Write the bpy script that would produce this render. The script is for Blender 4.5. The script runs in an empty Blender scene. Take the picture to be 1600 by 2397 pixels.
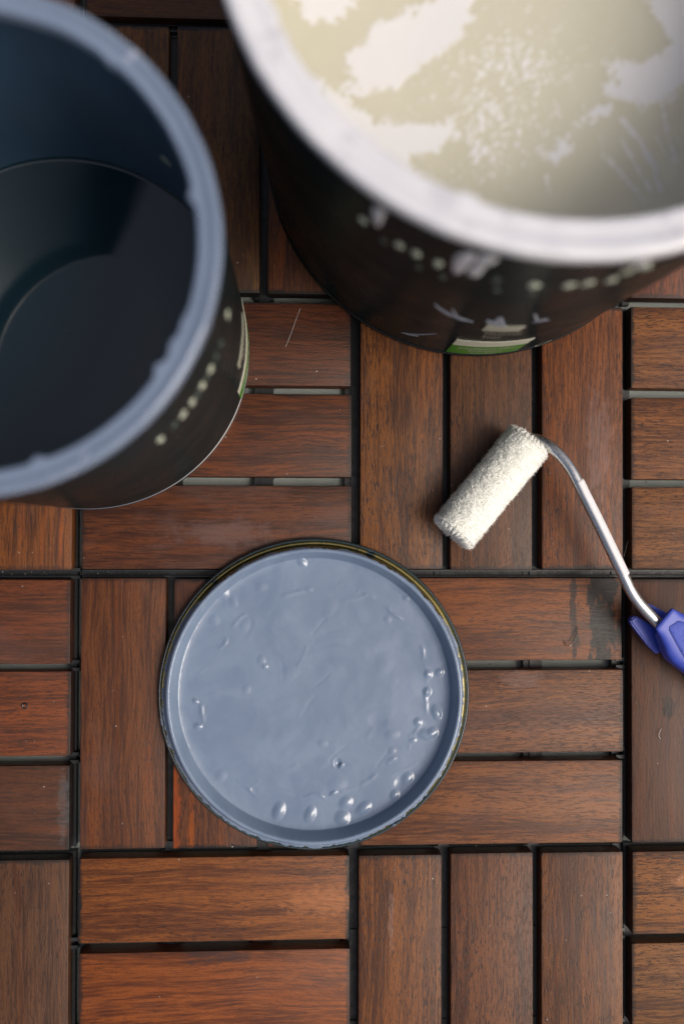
import bpy, bmesh, math, random
import numpy as np
from mathutils import Vector, Matrix
S = bpy.context.scene
C = S.collection
rnd = random.Random(7)
mm = 0.001

# ---------------------------------------------------------------- camera
cd = bpy.data.cameras.new('camera'); cam = bpy.data.objects.new('camera', cd); C.objects.link(cam)
cam.location = (0.1161, 0.0258, 0.541)
cam.rotation_euler = (math.radians(0.8345), math.radians(-2.8256), math.radians(0.1246))
cd.sensor_fit = 'VERTICAL'; cd.sensor_height = 36.0; cd.sensor_width = 24.0; cd.lens = 35.0
cd.clip_start = 0.01; cd.clip_end = 100
cd.dof.use_dof = True; cd.dof.focus_distance = 0.536; cd.dof.aperture_fstop = 3.1
S.camera = cam
# ---------------------------------------------------------------- light
SUN_AZ = math.radians(-22)      # direction towards the light, measured from +X
SUN_EL = math.radians(54)
w = bpy.data.worlds.new('World'); S.world = w; w.use_nodes = True
nt = w.node_tree; bg = nt.nodes['Background']
sky = nt.nodes.new('ShaderNodeTexSky'); sky.sky_type = 'NISHITA'; sky.sun_disc = False
sky.sun_elevation = SUN_EL; sky.sun_rotation = math.pi/2 - SUN_AZ
sky.altitude = 0; sky.air_density = 1.0; sky.dust_density = 10.0; sky.ozone_density = 0.3
nt.links.new(sky.outputs[0], bg.inputs[0]); bg.inputs[1].default_value = 0.115
sd = bpy.data.lights.new('sun', 'SUN'); so = bpy.data.objects.new('sun', sd); C.objects.link(so)
sd.energy = 1.25; sd.angle = math.radians(28); sd.color = (1.0, 0.98, 0.96)
v = Vector((math.cos(SUN_AZ)*math.cos(SUN_EL), math.sin(SUN_AZ)*math.cos(SUN_EL), math.sin(SUN_EL)))
so.rotation_euler = v.to_track_quat('Z', 'Y').to_euler()
S.view_settings.view_transform = 'Standard'; S.view_settings.look = 'None'
S.view_settings.exposure = 0.03; S.view_settings.gamma = 1.0
S.render.engine = 'CYCLES'; S.cycles.use_denoising = True; S.cycles.denoiser = 'OPENIMAGEDENOISE'; S.cycles.denoising_input_passes = 'RGB_ALBEDO_NORMAL'; S.cycles.denoising_prefilter = 'NONE'
S.cycles.sample_clamp_indirect = 4.0; S.cycles.use_adaptive_sampling = False

# ---------------------------------------------------------------- helpers
def lin(r, g, b, k=1.0):
    f = lambda c: (c/255/12.92 if c/255 <= .04045 else ((c/255+.055)/1.055)**2.4)
    return (f(r)*k, f(g)*k, f(b)*k)

def mesh(name, V, F, smooth=False):
    m = bpy.data.meshes.new(name)
    m.from_pydata([tuple(x) for x in V], [], [tuple(f) for f in F]); m.update()
    if smooth: m.polygons.foreach_set('use_smooth', [True]*len(m.polygons))
    return m
def grid_mesh(name, P, close_u=False, smooth=True):
    # P: (nu, nv, 3) array of points; fast quad grid
    nu, nv, _ = P.shape
    i = np.arange(nu if close_u else nu-1)[:, None]; j = np.arange(nv-1)[None, :]
    a = i*nv+j; b = ((i+1) % nu)*nv+j
    Q = np.stack([a, b, b+1, a+1], -1).reshape(-1, 4)
    m = bpy.data.meshes.new(name)
    m.vertices.add(nu*nv); m.vertices.foreach_set('co', P.reshape(-1).astype(np.float32))
    m.loops.add(Q.size); m.loops.foreach_set('vertex_index', Q.reshape(-1).astype(np.int32))
    m.polygons.add(len(Q)); m.polygons.foreach_set('loop_start', (np.arange(len(Q))*4).astype(np.int32))
    m.polygons.foreach_set('loop_total', np.full(len(Q), 4, np.int32))
    m.update(calc_edges=True)
    if smooth: m.polygons.foreach_set('use_smooth', np.ones(len(Q), bool))
    return m
def link(name, m, mat=None, parent=None, loc=None, kind=None, label=None):
    o = bpy.data.objects.new(name, m); C.objects.link(o)
    if mat and not m.materials: m.materials.append(mat)
    if parent: o.parent = parent
    if loc is not None: o.location = loc
    if kind: o['kind'] = kind
    if label: o['label'] = label
    return o
def thing(name, label, cat, loc=(0, 0, 0), group=None):
    o = bpy.data.objects.new(name, None); C.objects.link(o); o.location = loc
    o.empty_display_size = .02
    o['label'] = label; o['category'] = cat
    if group: o['group'] = group
    return o
def lathe(name, prof, n=160, wob=None):
    # prof: list of (r, z); open profile; wob(theta, k) -> (dr, dz)
    t = np.linspace(0, 2*np.pi, n, endpoint=False)
    pr = np.array(prof, float); P = np.zeros((n, len(pr), 3))
    r = np.repeat(pr[None, :, 0], n, 0); z = np.repeat(pr[None, :, 1], n, 0)
    if wob is not None:
        dr, dz = wob(t[:, None], pr); r = r+dr; z = z+dz
    P[..., 0] = r*np.cos(t)[:, None]; P[..., 1] = r*np.sin(t)[:, None]; P[..., 2] = z
    return grid_mesh(name, P, close_u=True)
def rounded(prof, rad, seg=4):
    # round interior corners of a polyline profile
    out = [prof[0]]
    for a, b, c in zip(prof[:-2], prof[1:-1], prof[2:]):
        a, b, c = Vector(a), Vector(b), Vector(c)
        d1, d2 = (a-b), (c-b); r = min(rad, d1.length*.45, d2.length*.45)
        p, q = b+d1.normalized()*r, b+d2.normalized()*r
        for k in range(seg+1):
            s = k/seg; out.append(tuple((1-s)**2*p+2*s*(1-s)*b+s*s*q))
    out.append(prof[-1]); return out
def tube(name, pts, rad, n=14, cap=True):
    pts = [Vector(p) for p in pts]; V = []; F = []
    up = Vector((0, 0, 1))
    for i, p in enumerate(pts):
        d = (pts[min(i+1, len(pts)-1)]-pts[max(i-1, 0)]).normalized()
        a = d.cross(up).normalized(); b = a.cross(d)
        r = rad[i] if isinstance(rad, (list, tuple)) else rad
        for k in range(n):
            t = 2*math.pi*k/n; V.append(p+a*math.cos(t)*r+b*math.sin(t)*r)
    for i in range(len(pts)-1):
        for k in range(n):
            F.append((i*n+k, (i+1)*n+k, (i+1)*n+(k+1) % n, i*n+(k+1) % n))
    if cap: F += [tuple(range(n)), tuple(range((len(pts)-1)*n, len(pts)*n))[::-1]]
    return mesh(name, V, F, True)
def spline(pts, per=8):
    pts = [Vector(p) for p in pts]; out = []
    P = [2*pts[0]-pts[1]]+pts+[2*pts[-1]-pts[-2]]
    for i in range(1, len(P)-2):
        for k in range(per):
            t = k/per; a, b, c, d = P[i-1], P[i], P[i+1], P[i+2]
            out.append(.5*((2*b)+(c-a)*t+(2*a-5*b+4*c-d)*t*t+(3*b-a-3*c+d)*t**3))
    out.append(pts[-1]); return out
# numpy value noise
class VN:
    def __init__(s, seed): s.t = np.random.RandomState(seed).rand(256, 256)
    def at(s, x, y):
        xi = np.floor(x).astype(int); yi = np.floor(y).astype(int); fx = x-xi; fy = y-yi
        fx = fx*fx*(3-2*fx); fy = fy*fy*(3-2*fy); g = lambda a, b: s.t[a % 256, b % 256]
        return (g(xi, yi)*(1-fx)+g(xi+1, yi)*fx)*(1-fy)+(g(xi, yi+1)*(1-fx)+g(xi+1, yi+1)*fx)*fy
    def fbm(s, x, y, o=4, gain=.5):
        v = 0; a = 1; tot = 0
        for k in range(o):
            v = v+a*s.at(x*2**k+17*k, y*2**k+31*k); tot += a; a *= gain
        return v/tot-.5
vn = VN(3)
sstep = lambda a, b, x: np.clip((x-a)/(b-a), 0, 1)**2*(3-2*np.clip((x-a)/(b-a), 0, 1))

# ---------------------------------------------------------------- material helpers
class M:
    def __init__(s, name):
        s.m = bpy.data.materials.new(name); s.m.use_nodes = True; s.nt = s.m.node_tree
        s.b = s.nt.nodes['Principled BSDF']
    def n(s, t, **k):
        x = s.nt.nodes.new(t)
        for a, b in k.items(): setattr(x, a, b)
        return x
    def l(s, a, b): s.nt.links.new(a, b)
    def put(s, sock, v):
        if isinstance(v, bpy.types.NodeSocket): s.l(v, sock)
        elif hasattr(sock.default_value, '__len__'):
            L = len(sock.default_value); v = tuple(v); sock.default_value = v+(1,)*(L-len(v)) if L > len(v) else v[:L]
        else: sock.default_value = v
    def set(s, **k):
        for a, v in k.items(): s.put(s.b.inputs[a.replace('_', ' ')], v)
        return s
    def math(s, op, a, b=0.0, clamp=False):
        x = s.n('ShaderNodeMath', operation=op, use_clamp=clamp); s.put(x.inputs[0], a); s.put(x.inputs[1], b); return x.outputs[0]
    def vmul(s, a, v):
        x = s.n('ShaderNodeVectorMath', operation='MULTIPLY'); s.put(x.inputs[0], a); s.put(x.inputs[1], v); return x.outputs[0]
    def vadd(s, a, v):
        x = s.n('ShaderNodeVectorMath', operation='ADD'); s.put(x.inputs[0], a); s.put(x.inputs[1], v); return x.outputs[0]
    def noise(s, vec, scale=1.0, detail=2.0, rough=.5, dist=0.0):
        x = s.n('ShaderNodeTexNoise'); s.put(x.inputs['Vector'], vec); x.inputs['Scale'].default_value = scale
        x.inputs['Detail'].default_value = detail; x.inputs['Roughness'].default_value = rough; x.inputs['Distortion'].default_value = dist
        return x.outputs['Fac']
    def mix(s, f, a, b, blend='MIX'):
        x = s.n('ShaderNodeMix', data_type='RGBA', blend_type=blend); s.put(x.inputs[0], f); s.put(x.inputs[6], a); s.put(x.inputs[7], b); return x.outputs[2]
    def ramp(s, f, lo, hi, a=0.0, b=1.0):
        x = s.n('ShaderNodeMapRange', interpolation_type='SMOOTHSTEP'); s.put(x.inputs[0], f)
        s.put(x.inputs[1], lo); s.put(x.inputs[2], hi); s.put(x.inputs[3], a); s.put(x.inputs[4], b); return x.outputs[0]
    def attr(s, name, out='Fac'):
        x = s.n('ShaderNodeAttribute', attribute_type='OBJECT', attribute_name=name); return x.outputs[out]
    def vattr(s, name, out='Fac'):
        x = s.n('ShaderNodeAttribute', attribute_type='GEOMETRY', attribute_name=name); return x.outputs[out]
    def obj(s): return s.n('ShaderNodeTexCoord').outputs['Object']
    def sep(s, v): x = s.n('ShaderNodeSeparateXYZ'); s.l(v, x.inputs[0]); return x.outputs
    def bump(s, h, strength=.3, dist=.0005):
        x = s.n('ShaderNodeBump'); x.inputs['Strength'].default_value = strength; x.inputs['Distance'].default_value = dist
        s.put(x.inputs['Height'], h); s.l(x.outputs[0], s.b.inputs['Normal'])

def plain(name, col, rough=.5, metal=0.0, spec=.5, nscale=0, namp=.15, coat=0.0):
    a = M(name); a.set(Roughness=rough, Metallic=metal, Base_Color=col)
    a.b.inputs['Specular IOR Level'].default_value = spec; a.b.inputs['Coat Weight'].default_value = coat; a.b.inputs['Coat Roughness'].default_value = .08
    if nscale:
        f = a.noise(a.obj(), nscale, 4.0, .6)
        a.set(Base_Color=a.mix(f, tuple(c*(1-namp) for c in col), tuple(c*(1+namp) for c in col)))
        a.set(Roughness=a.ramp(f, .3, .7, rough*.85, min(1, rough*1.2)))
    return a.m

def wood_material():
    a = M('oiled_acacia')
    oc = a.obj(); oi = a.n('ShaderNodeObjectInfo')
    off = a.n('ShaderNodeCombineXYZ'); r = oi.outputs['Random']
    a.l(a.math('MULTIPLY', r, 37.0), off.inputs[0]); a.l(a.math('MULTIPLY', r, 91.0), off.inputs[1]); a.l(a.math('MULTIPLY', r, 53.0), off.inputs[2])
    p = a.vadd(oc, off.outputs[0])
    # slow bend of the grain lines across the slat
    bend = a.noise(a.vmul(p, (9, 22, 14)), 1.0, 2.0)
    bendv = a.n('ShaderNodeCombineXYZ'); a.l(a.math('MULTIPLY', a.math('SUBTRACT', bend, .5), a.math('ADD', a.math('MULTIPLY', a.attr('figure'), .016), .002)), bendv.inputs[1])
    q = a.vadd(p, bendv.outputs[0])
    bands = a.noise(a.vmul(q, (5, 95, 60)), 1.0, 4.0, .6)
    fine = a.noise(a.vmul(q, (50, 760, 300)), 1.0, 3.0, .6)
    pores = a.noise(a.vmul(q, (230, 1500, 700)), 1.0, 2.0, .5)
    patch = a.noise(a.vmul(p, (22, 40, 20)), 1.0, 2.0)
    f = a.math('ADD', a.math('MULTIPLY', bands, .5), a.math('MULTIPLY', fine, .5))
    f = a.ramp(f, .40, .60)
    base = a.mix(f, a.attr('dark', 'Color'), a.attr('light', 'Color'))
    # warmer streaks
    hot = a.noise(a.vmul(q, (9, 140, 60)), 1.0, 2.0); hot = a.ramp(hot, .56, .72)
    base = a.mix(a.math('MULTIPLY', hot, a.attr('hot')), base, lin(142, 74, 28))
    # pores: short dark streaks
    pm = a.ramp(pores, .52, .64); pm = a.math('MULTIPLY', pm, a.math('MULTIPLY', a.attr('pore'), a.ramp(patch, .3, .7, .5, 1.0)))
    base = a.mix(pm, base, lin(38, 24, 22))
    sand = a.noise(a.vmul(p, (900, 1900, 900)), 1.0, 2.0, .7); base = a.mix(a.ramp(sand, .35, .75, 0.0, .35), base, lin(52, 33, 27))
    # silvery bloom where the oil has worn off
    worn = a.noise(a.vmul(p, (16, 30, 20)), 1.0, 4.0, .6); worn = a.ramp(worn, .50, .72)
    wf = a.math('MULTIPLY', worn, a.attr('worn'))
    base = a.mix(wf, base, lin(98, 78, 74))
    s = a.sep(oc)
    # ragged dark weathered ends (end grain soaks dirt)
    en = a.noise(a.vmul(p, (300, 160, 100)), 1.0, 4.0, .7)
    ax = a.math('ABSOLUTE', s[0])
    ends = a.ramp(a.math('ADD', ax, a.math('MULTIPLY', a.math('SUBTRACT', en, .5), .006)), .0697, .0719)
    base = a.mix(a.math('MULTIPLY', ends, a.attr('endwear')), base, lin(30, 28, 28))
    ay = a.math('ABSOLUTE', s[1])
    sides = a.ramp(a.math('ADD', ay, a.math('MULTIPLY', a.math('SUBTRACT', en, .5), .003)), .0208, .0226)
    base = a.mix(a.math('MULTIPLY', sides, .28), base, lin(40, 32, 30))
    # one black stain running across the slat (only where the slat says so)
    sn = a.noise(a.vmul(p, (210, 60, 100)), 1.0, 5.0, .65)
    sx = a.math('ABSOLUTE', a.math('SUBTRACT', s[0], a.attr('stain_x')))
    st = a.ramp(a.math('ADD', sx, a.math('MULTIPLY', a.math('SUBTRACT', sn, .5), .034)), .0050, .0095, 1.0, 0.0)
    sx2 = a.math('ABSOLUTE', a.math('SUBTRACT', s[0], a.math('SUBTRACT', a.attr('stain_x'), .017)))
    st2 = a.ramp(a.math('ADD', sx2, a.math('MULTIPLY', a.math('SUBTRACT', sn, .44), .03)), .0, .003, .85, 0.0)
    st = a.math('MULTIPLY', a.math('MAXIMUM', st, st2), a.attr('stain'))
    base = a.mix(a.math('MULTIPLY', st, .95), base, lin(17, 17, 18))
    # one mark of its own on some slats: a knot, a smudge, a scratch or a bare patch
    mn = a.noise(a.vmul(p, (160, 200, 100)), 1.0, 5.0, .7)
    cm_ = a.n('ShaderNodeVectorMath', operation='SUBTRACT'); a.l(oc, cm_.inputs[0]); a.l(a.attr('mark_at', 'Vector'), cm_.inputs[1])
    dv = a.n('ShaderNodeVectorMath', operation='MULTIPLY'); a.l(cm_.outputs[0], dv.inputs[0]); a.l(a.attr('mark_scale', 'Vector'), dv.inputs[1])
    ln_ = a.n('ShaderNodeVectorMath', operation='LENGTH'); a.l(dv.outputs[0], ln_.inputs[0])
    mk = a.ramp(a.math('ADD', ln_.outputs['Value'], a.math('MULTIPLY', a.math('SUBTRACT', mn, .5), 2.6)), .55, 1.15, 1.0, 0.0)
    mk = a.math('MULTIPLY', mk, a.ramp(a.noise(a.vmul(q, (120, 900, 300)), 1.0, 3.0, .7), .30, .62, .25, 1.0))
    base = a.mix(a.math('MULTIPLY', mk, a.attr('mark')), base, a.attr('mark_color', 'Color'))
    # dust specks and little fibres
    vo = a.n('ShaderNodeTexVoronoi'); vo.inputs['Scale'].default_value = 210.0; a.l(p, vo.inputs['Vector'])
    vs = a.sep(vo.outputs['Color'])
    sp = a.math('MULTIPLY', a.ramp(vo.outputs['Distance'], .05, .12, 1.0, 0.0), a.math('GREATER_THAN', vs[0], .84))
    dp = a.noise(a.vmul(p, (30, 30, 30)), 1.0, 2.0)
    sp = a.math('MULTIPLY', sp, a.ramp(dp, .42, .62))
    base = a.mix(a.math('MULTIPLY', sp, .75), base, lin(170, 160, 155))
    vo2 = a.n('ShaderNodeTexVoronoi'); vo2.inputs['Scale'].default_value = 900.0; a.l(p, vo2.inputs['Vector'])
    sp2 = a.math('MULTIPLY', a.ramp(vo2.outputs['Distance'], .1, .25, 1.0, 0.0), a.ramp(a.sep(vo2.outputs['Color'])[1], .8, .95))
    base = a.mix(a.math('MULTIPLY', sp2, a.math('MULTIPLY', a.ramp(dp, .35, .65), .28)), base, lin(150, 135, 130))
    hs = a.n('ShaderNodeHueSaturation'); a.put(hs.inputs['Saturation'], 1.0); a.put(hs.inputs['Value'], a.attr('value')); a.put(hs.inputs['Color'], base)
    ro = a.math('ADD', a.math('ADD', .36, a.math('MULTIPLY', wf, .25)), a.math('MULTIPLY', fine, .16))
    a.set(Base_Color=hs.outputs[0], Roughness=ro); a.b.inputs['Specular IOR Level'].default_value = .26
    h = a.math('SUBTRACT', a.math('ADD', a.math('MULTIPLY', fine, .8), a.math('MULTIPLY', bands, .5)), a.math('MULTIPLY', pm, .9))
    h = a.math('ADD', h, a.math('MULTIPLY', sp, 1.2))
    a.bump(h, .3, .0003)
    return a.m
WOOD = wood_material()
PLASTIC = plain('black_plastic', lin(22, 27, 31), .45, nscale=300, namp=.3)
CONC = M('grey_concrete'); _o = CONC.obj(); _f = CONC.noise(_o, 60, 6.0, .65); _g = CONC.noise(_o, 900, 3.0)
CONC.set(Base_Color=CONC.mix(_f, lin(138, 148, 146), lin(176, 182, 176)), Roughness=.9); CONC.bump(_g, .4, .0004); CONC = CONC.m
TOP = 0.0

# ================================================================ SETTING
gm = mesh('ground', [(-6, -6, -.0162), (6, -6, -.0162), (6, 6, -.0162), (-6, 6, -.0162)], [(0, 1, 2, 3)])
g = link('ground', gm, CONC, kind='structure')

# ================================================================ DECK TILES
SL, SW, ST = .1452, .0453, .0105
def slat_mesh():
    bm = bmesh.new(); bmesh.ops.create_cube(bm, size=1)
    for v_ in bm.verts: v_.co = (v_.co.x*SL, v_.co.y*SW, v_.co.z*ST-ST/2)
    ed = [e for e in bm.edges if min(x.co.z for x in e.verts) > -.001] + [e for e in bm.edges if abs(e.verts[0].co.z-e.verts[1].co.z) > .005]
    bmesh.ops.bevel(bm, geom=ed, offset=.0011, segments=2, profile=.6, affect='EDGES')
    m = bpy.data.meshes.new('slat'); bm.to_mesh(m); bm.free()
    m.polygons.foreach_set('use_smooth', [True]*len(m.polygons))
    m.materials.append(WOOD); m.set_sharp_from_angle(angle=math.radians(50)); return m
SLAT = slat_mesh()
def base_mesh():
    bm = bmesh.new()
    def box(x0, x1, y0, y1, z0, z1, rot=0):
        m_ = Matrix.Translation(((x0+x1)/2, (y0+y1)/2, (z0+z1)/2)) @ Matrix.Rotation(rot, 4, 'Z') @ Matrix.Diagonal((x1-x0, y1-y0, z1-z0, 1))
        bmesh.ops.create_cube(bm, size=1, matrix=m_)
    zt, zb = -ST-.0003, -.0158
    for k in range(7):                                  # bars along Y every 50 mm
        x = -.15+.05*k; x0 = max(x-.0052, -.1488); x1 = min(x+.0052, .1488)
        box(x0, x1, -.1488, .1488, zb, zt-.0004*(k % 2))
    for y0, y1 in ((.1380, .1484), (-.0080, .0080), (-.1425, -.1375)):      # bars along X
        box(-.1484, .1484, y0, y1, zb+.0002, zt-.0010)
    # raised lips beside the middle joint
    for y in (-.0016, .0016): box(-.1480, .1480, y-.0004, y+.0004, zt-.001, zt+.0035)
    for ix in range(7):
        for iy in range(-2, 4):
            x, y = -.15+.05*ix, -.05*iy+.05
            if abs(x) > .149 or abs(y) > .149: continue
            for s in (-1, 1): box(x-.0095, x+.0095, y-.0018, y+.0018, zb+.0004, zt-.0012-.0003*s, s*math.radians(40))
            box(x-.0018, x+.0018, y-.0038, y+.0038, zt-.0042, zt+.0006)
    for iy in range(6):                                  # coupling lugs on two sides
        y = -.125+.05*iy+.025
        if abs(y) < .14:
            box(.1462, .1508, y-.0030, y-.0012, -.0150, -.0075); box(.1462, .1508, y+.0012, y+.0030, -.0150, -.0075)
            box(y-.0030, y+.0030, -.1512, -.1462, -.0150, -.0095)
    m = bpy.data.meshes.new('base_grid'); bm.to_mesh(m); bm.free(); m.materials.append(PLASTIC); return m
BASE = base_mesh()
# colours of the slats the photograph shows: (quadrant column, quadrant row, slat) ->
#   (light rgb, dark rgb, figure, hot, pore, worn)
TONE = {
 (1,0,2): ((95,60,34),(60,38,24),.4,.2,.6,.1),
 (1,1,0): ((126,86,44),(82,54,30),.3,.3,.9,.1), (1,1,1): ((120,84,44),(76,52,30),.5,.2,.9,.1), (1,1,2): ((122,70,34),(70,42,26),.2,.5,.6,.1),
 (3,1,0): ((135,72,50),(88,46,34),.2,.2,.8,.2),
 (1,2,0): ((102,56,38),(60,34,28),.5,.3,.5,.15), (1,2,1): ((116,62,34),(70,38,27),.8,.3,.5,.1), (1,2,2): ((110,64,46),(70,40,32),.3,.3,.5,.45),
 (2,2,0): ((132,86,52),(80,50,36),.3,.2,.9,.25), (2,2,1): ((106,72,56),(78,54,44),.2,.1,.8,.3), (2,2,2): ((140,84,52),(98,58,40),.3,.35,.8,.25),
 (3,2,0): ((158,108,78),(118,76,54),.5,.1,.8,.2), (3,2,1): ((158,106,76),(110,70,50),.4,.1,.9,.25), (3,2,2): ((150,104,78),(108,74,56),.5,.1,.8,.35),
 (0,2,2): ((138,84,44),(70,42,30),.4,.8,.6,.2),
 (0,3,0): ((118,62,36),(82,44,28),.3,.3,.5,.2), (0,3,1): ((138,72,36),(94,48,28),.2,.6,.6,.1), (0,3,2): ((92,54,38),(60,38,30),.3,.3,.5,.2),
 (1,3,0): ((126,78,56),(88,54,44),.9,.25,.6,.25), (1,3,1): ((120,74,58),(84,54,46),.2,.9,.8,.2), (1,3,2): ((118,74,56),(84,52,44),.3,.5,.8,.2),
 (2,3,0): ((140,84,52),(92,54,38),.3,.25,.6,.15), (2,3,1): ((138,92,70),(98,62,50),.6,.1,.8,.35), (2,3,2): ((142,92,64),(100,60,44),.6,.25,.6,.2),
 (3,3,0): ((104,68,56),(76,50,44),.4,.1,.4,.25),
 (0,4,2): ((106,76,66),(76,54,48),.3,.1,.7,.3),
 (1,4,0): ((160,98,56),(112,64,38),.9,.3,.6,.1), (1,4,1): ((165,92,46),(116,60,32),.9,.5,.4,.1), (1,4,2): ((150,86,46),(110,58,34),.6,.4,.5,.1),
 (2,4,0): ((146,94,60),(98,60,42),.7,.2,1.,.15), (2,4,1): ((126,82,66),(86,56,48),.4,.1,.9,.2), (2,4,2): ((134,88,64),(90,60,48),.3,.2,.8,.35),
 (3,4,0): ((160,108,72),(92,62,50),.4,.2,.8,.3), (3,4,1): ((156,110,80),(104,72,54),.6,.1,.9,.2),
}
tile_label = {
 (0,0): 'wooden deck tile beyond the empty tin at the upper left corner, mostly hidden by it',
 (1,0): 'wooden deck tile under both paint tins, between them at the top of the deck',
 (2,0): 'wooden deck tile under the right side of the big white-rimmed tin',
 (0,1): 'wooden deck tile at the left edge, beside the slat with a small screw head',
 (1,1): 'whole wooden deck tile in the middle, under the wet lid and the roller sleeve',
 (2,1): 'wooden deck tile at the right edge, under the blue handle of the roller',
 (0,2): 'wooden deck tile in the lower left corner, its one visible slat grey brown',
 (1,2): 'wooden deck tile below the wet lid, with two bright orange slats',
 (2,2): 'wooden deck tile in the lower right corner, with pale scuffed short ends of slats',
}
tr = random.Random(11)
# slat -> (place on the deck, half length along the grain, half width, strength, colour)
MARK = {(3,3,0): ((.3235, -.0735), .006, .0045, .9, (22, 20, 20)), (1,4,1): ((.076, -.204), .020, .006, .7, (50, 42, 42)), (1,2,1): ((.119, .098), .012, .0022, .8, (40, 26, 24)),
        (3,4,0): ((.334, -.169), .009, .004, .8, (168, 112, 74)), (2,4,0): ((.170, -.187), .016, .0018, .5, (140, 110, 100)), (1,4,0): ((.133, -.177), .022, .008, .45, (176, 112, 66)),
        (1,3,1): ((.0535, -.128), .030, .0030, .8, (150, 70, 26)), (1,2,2): ((.080, .022), .030, .008, .42, (104, 86, 84)), (2,3,1): ((.242, -.058), .012, .006, .45, (116, 96, 90)),
        (0,3,2): ((-.006, -.125), .003, .020, .55, (80, 78, 80)), (2,2,2): ((.284, .072), .030, .008, .35, (130, 104, 98))}
for (tc, trow), lab in tile_label.items():
    cx, cy = .15+.30*(tc-1), 0.0-.30*(trow-1)
    t = thing('deck_tile', lab, 'deck tile', (cx, cy, 0), group='interlocking wooden deck tiles')
    link('base_grid', BASE, None, t)
    for qc in (0, 1):
        for qr in (0, 1):
            I, J = (tc-1)*2+qc+1, (trow-1)*2+qr+2          # photograph's quadrant indices
            horiz = (I+J) % 2 == 1
            for k in range(3):
                s = link('slat', SLAT, None, t)
                qx, qy = -.075+.15*qc, .075-.15*qr
                d = (k-1)*.0499
                jx, jy = tr.uniform(-.0004, .0004), tr.uniform(-.0004, .0004)
                if horiz: s.location = (qx+jx, qy-d+jy, tr.uniform(-.0005, 0)); rz = 0 if tr.random() < .5 else math.pi
                else: s.location = (qx+d+jx, qy+jy, tr.uniform(-.0005, 0)); rz = math.pi/2*(1 if tr.random() < .5 else -1)
                special = (I, J, k) == (2, 3, 0); mk = MARK.get((I, J, k))
                if special or mk: rz = 0 if horiz else math.pi/2
                s.rotation_euler = (tr.uniform(-.004, .004), tr.uniform(-.002, .002), rz+tr.uniform(-.0018, .0018))
                if (I, J, k) in TONE: Lc, Dc, fg, hot, po, wo = TONE[(I, J, k)]
                else:
                    b = tr.uniform(.8, 1.1); Lc = (135*b, 84*b, 52*b); Dc = (90*b, 55*b, 40*b); fg, hot, po, wo = tr.uniform(.2, .8), .3, .7, .2
                Mx = (130, 82, 54), (84, 53, 39); Lc = [c*.88+m_*.12 for c, m_ in zip(Lc, Mx[0])]; Dc = [c*.8+m_*.2 for c, m_ in zip(Dc, Mx[1])]; hue = lambda c: lin(c[0]*.87, c[1]*.825, c[2]*.64); s['light'] = hue(Lc); s['dark'] = lin(Dc[0]*.80, Dc[1]*.75, Dc[2]*.62); s['figure'] = fg; s['hot'] = hot; s['pore'] = po; s['worn'] = wo
                s['mark'] = 0.0; s['mark_at'] = (0.0, 0.0, 0.0); s['mark_scale'] = (100.0, 100.0, 0.0); s['mark_color'] = (0.0, 0.0, 0.0)
                if mk:
                    wx, wy = mk[0]; wx -= cx+s.location.x; wy -= cy+s.location.y; lx, ly = (wx, wy) if horiz else (wy, -wx)
                    s['mark'] = mk[3]; s['mark_at'] = (lx, ly, 0.0); s['mark_scale'] = (1/mk[1], 1/mk[2], 0.0); s['mark_color'] = lin(*mk[4])
                s['endwear'] = tr.uniform(.5, 1.0); s['value'] = 1.02 if I == 3 and J in (2, 4) else (.98 if I == 2 else .88)
                s['stain'] = 1.0 if special else 0.0; s['stain_x'] = .0625 if special else 0.0
                if special: s['label'] = 'orange brown slat with a black stain across its right end'
                if (I, J, k) == (0, 3, 1):
                    sc = lathe('screw', [(.0001, -.0006), (.0006, -.0007), (.0012, .00015), (.0017, .0002), (.0018, -.0004)], 14)
                    # in the slat's own frame
                    inv = Matrix.Rotation(-rz, 3, 'Z'); pw = inv @ Vector((-.0265-cx-s.location.x, -.0703-cy-s.location.y, 0))
                    link('screw', sc, plain('dark_steel', lin(60, 60, 62), .4, 1.0), s, (pw.x, pw.y, .0003))

# ================================================================ PAINT TINS
CHROME = plain('bright_tin', (.55, .56, .57), .16, 1.0)
def can_paint_mat(name, col, rough):
    a = M(name); o = a.obj()
    f = a.noise(o, 25, 4.0, .6); a.set(Base_Color=col, Roughness=a.ramp(f, .3, .7, rough*.8, rough*1.3)); a.b.inputs['Specular IOR Level'].default_value = .03
    return a.m
BLACKTIN = can_paint_mat('black_lacquered_tin', lin(24, 33, 35), .3)
def rad_at(R, z): return R(z) if callable(R) else R
def on_cyl(R, ang, z, out=0.0):
    R = rad_at(R, z); a = math.radians(ang); return Vector(((R+out)*math.cos(a), (R+out)*math.sin(a), z))
def cyl_patch(name, R, a0, a1, z0, z1, out, mat, parent, n=24, thick=.00025, label=None):
    V = []; F = []
    for k in range(n+1):
        a = a0+(a1-a0)*k/n
        V += [on_cyl(R, a, z0, out), on_cyl(R, a, z1, out), on_cyl(R, a, z1, out-thick), on_cyl(R, a, z0, out-thick)]
    for k in range(n):
        for s in range(4): F.append((4*k+s, 4*k+4+s, 4*k+4+(s+1) % 4, 4*k+(s+1) % 4))
    F += [(3, 2, 1, 0), tuple(4*n+s for s in range(4))]
    return link(name, mesh(name, V, F), mat, parent, label=label)
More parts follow.
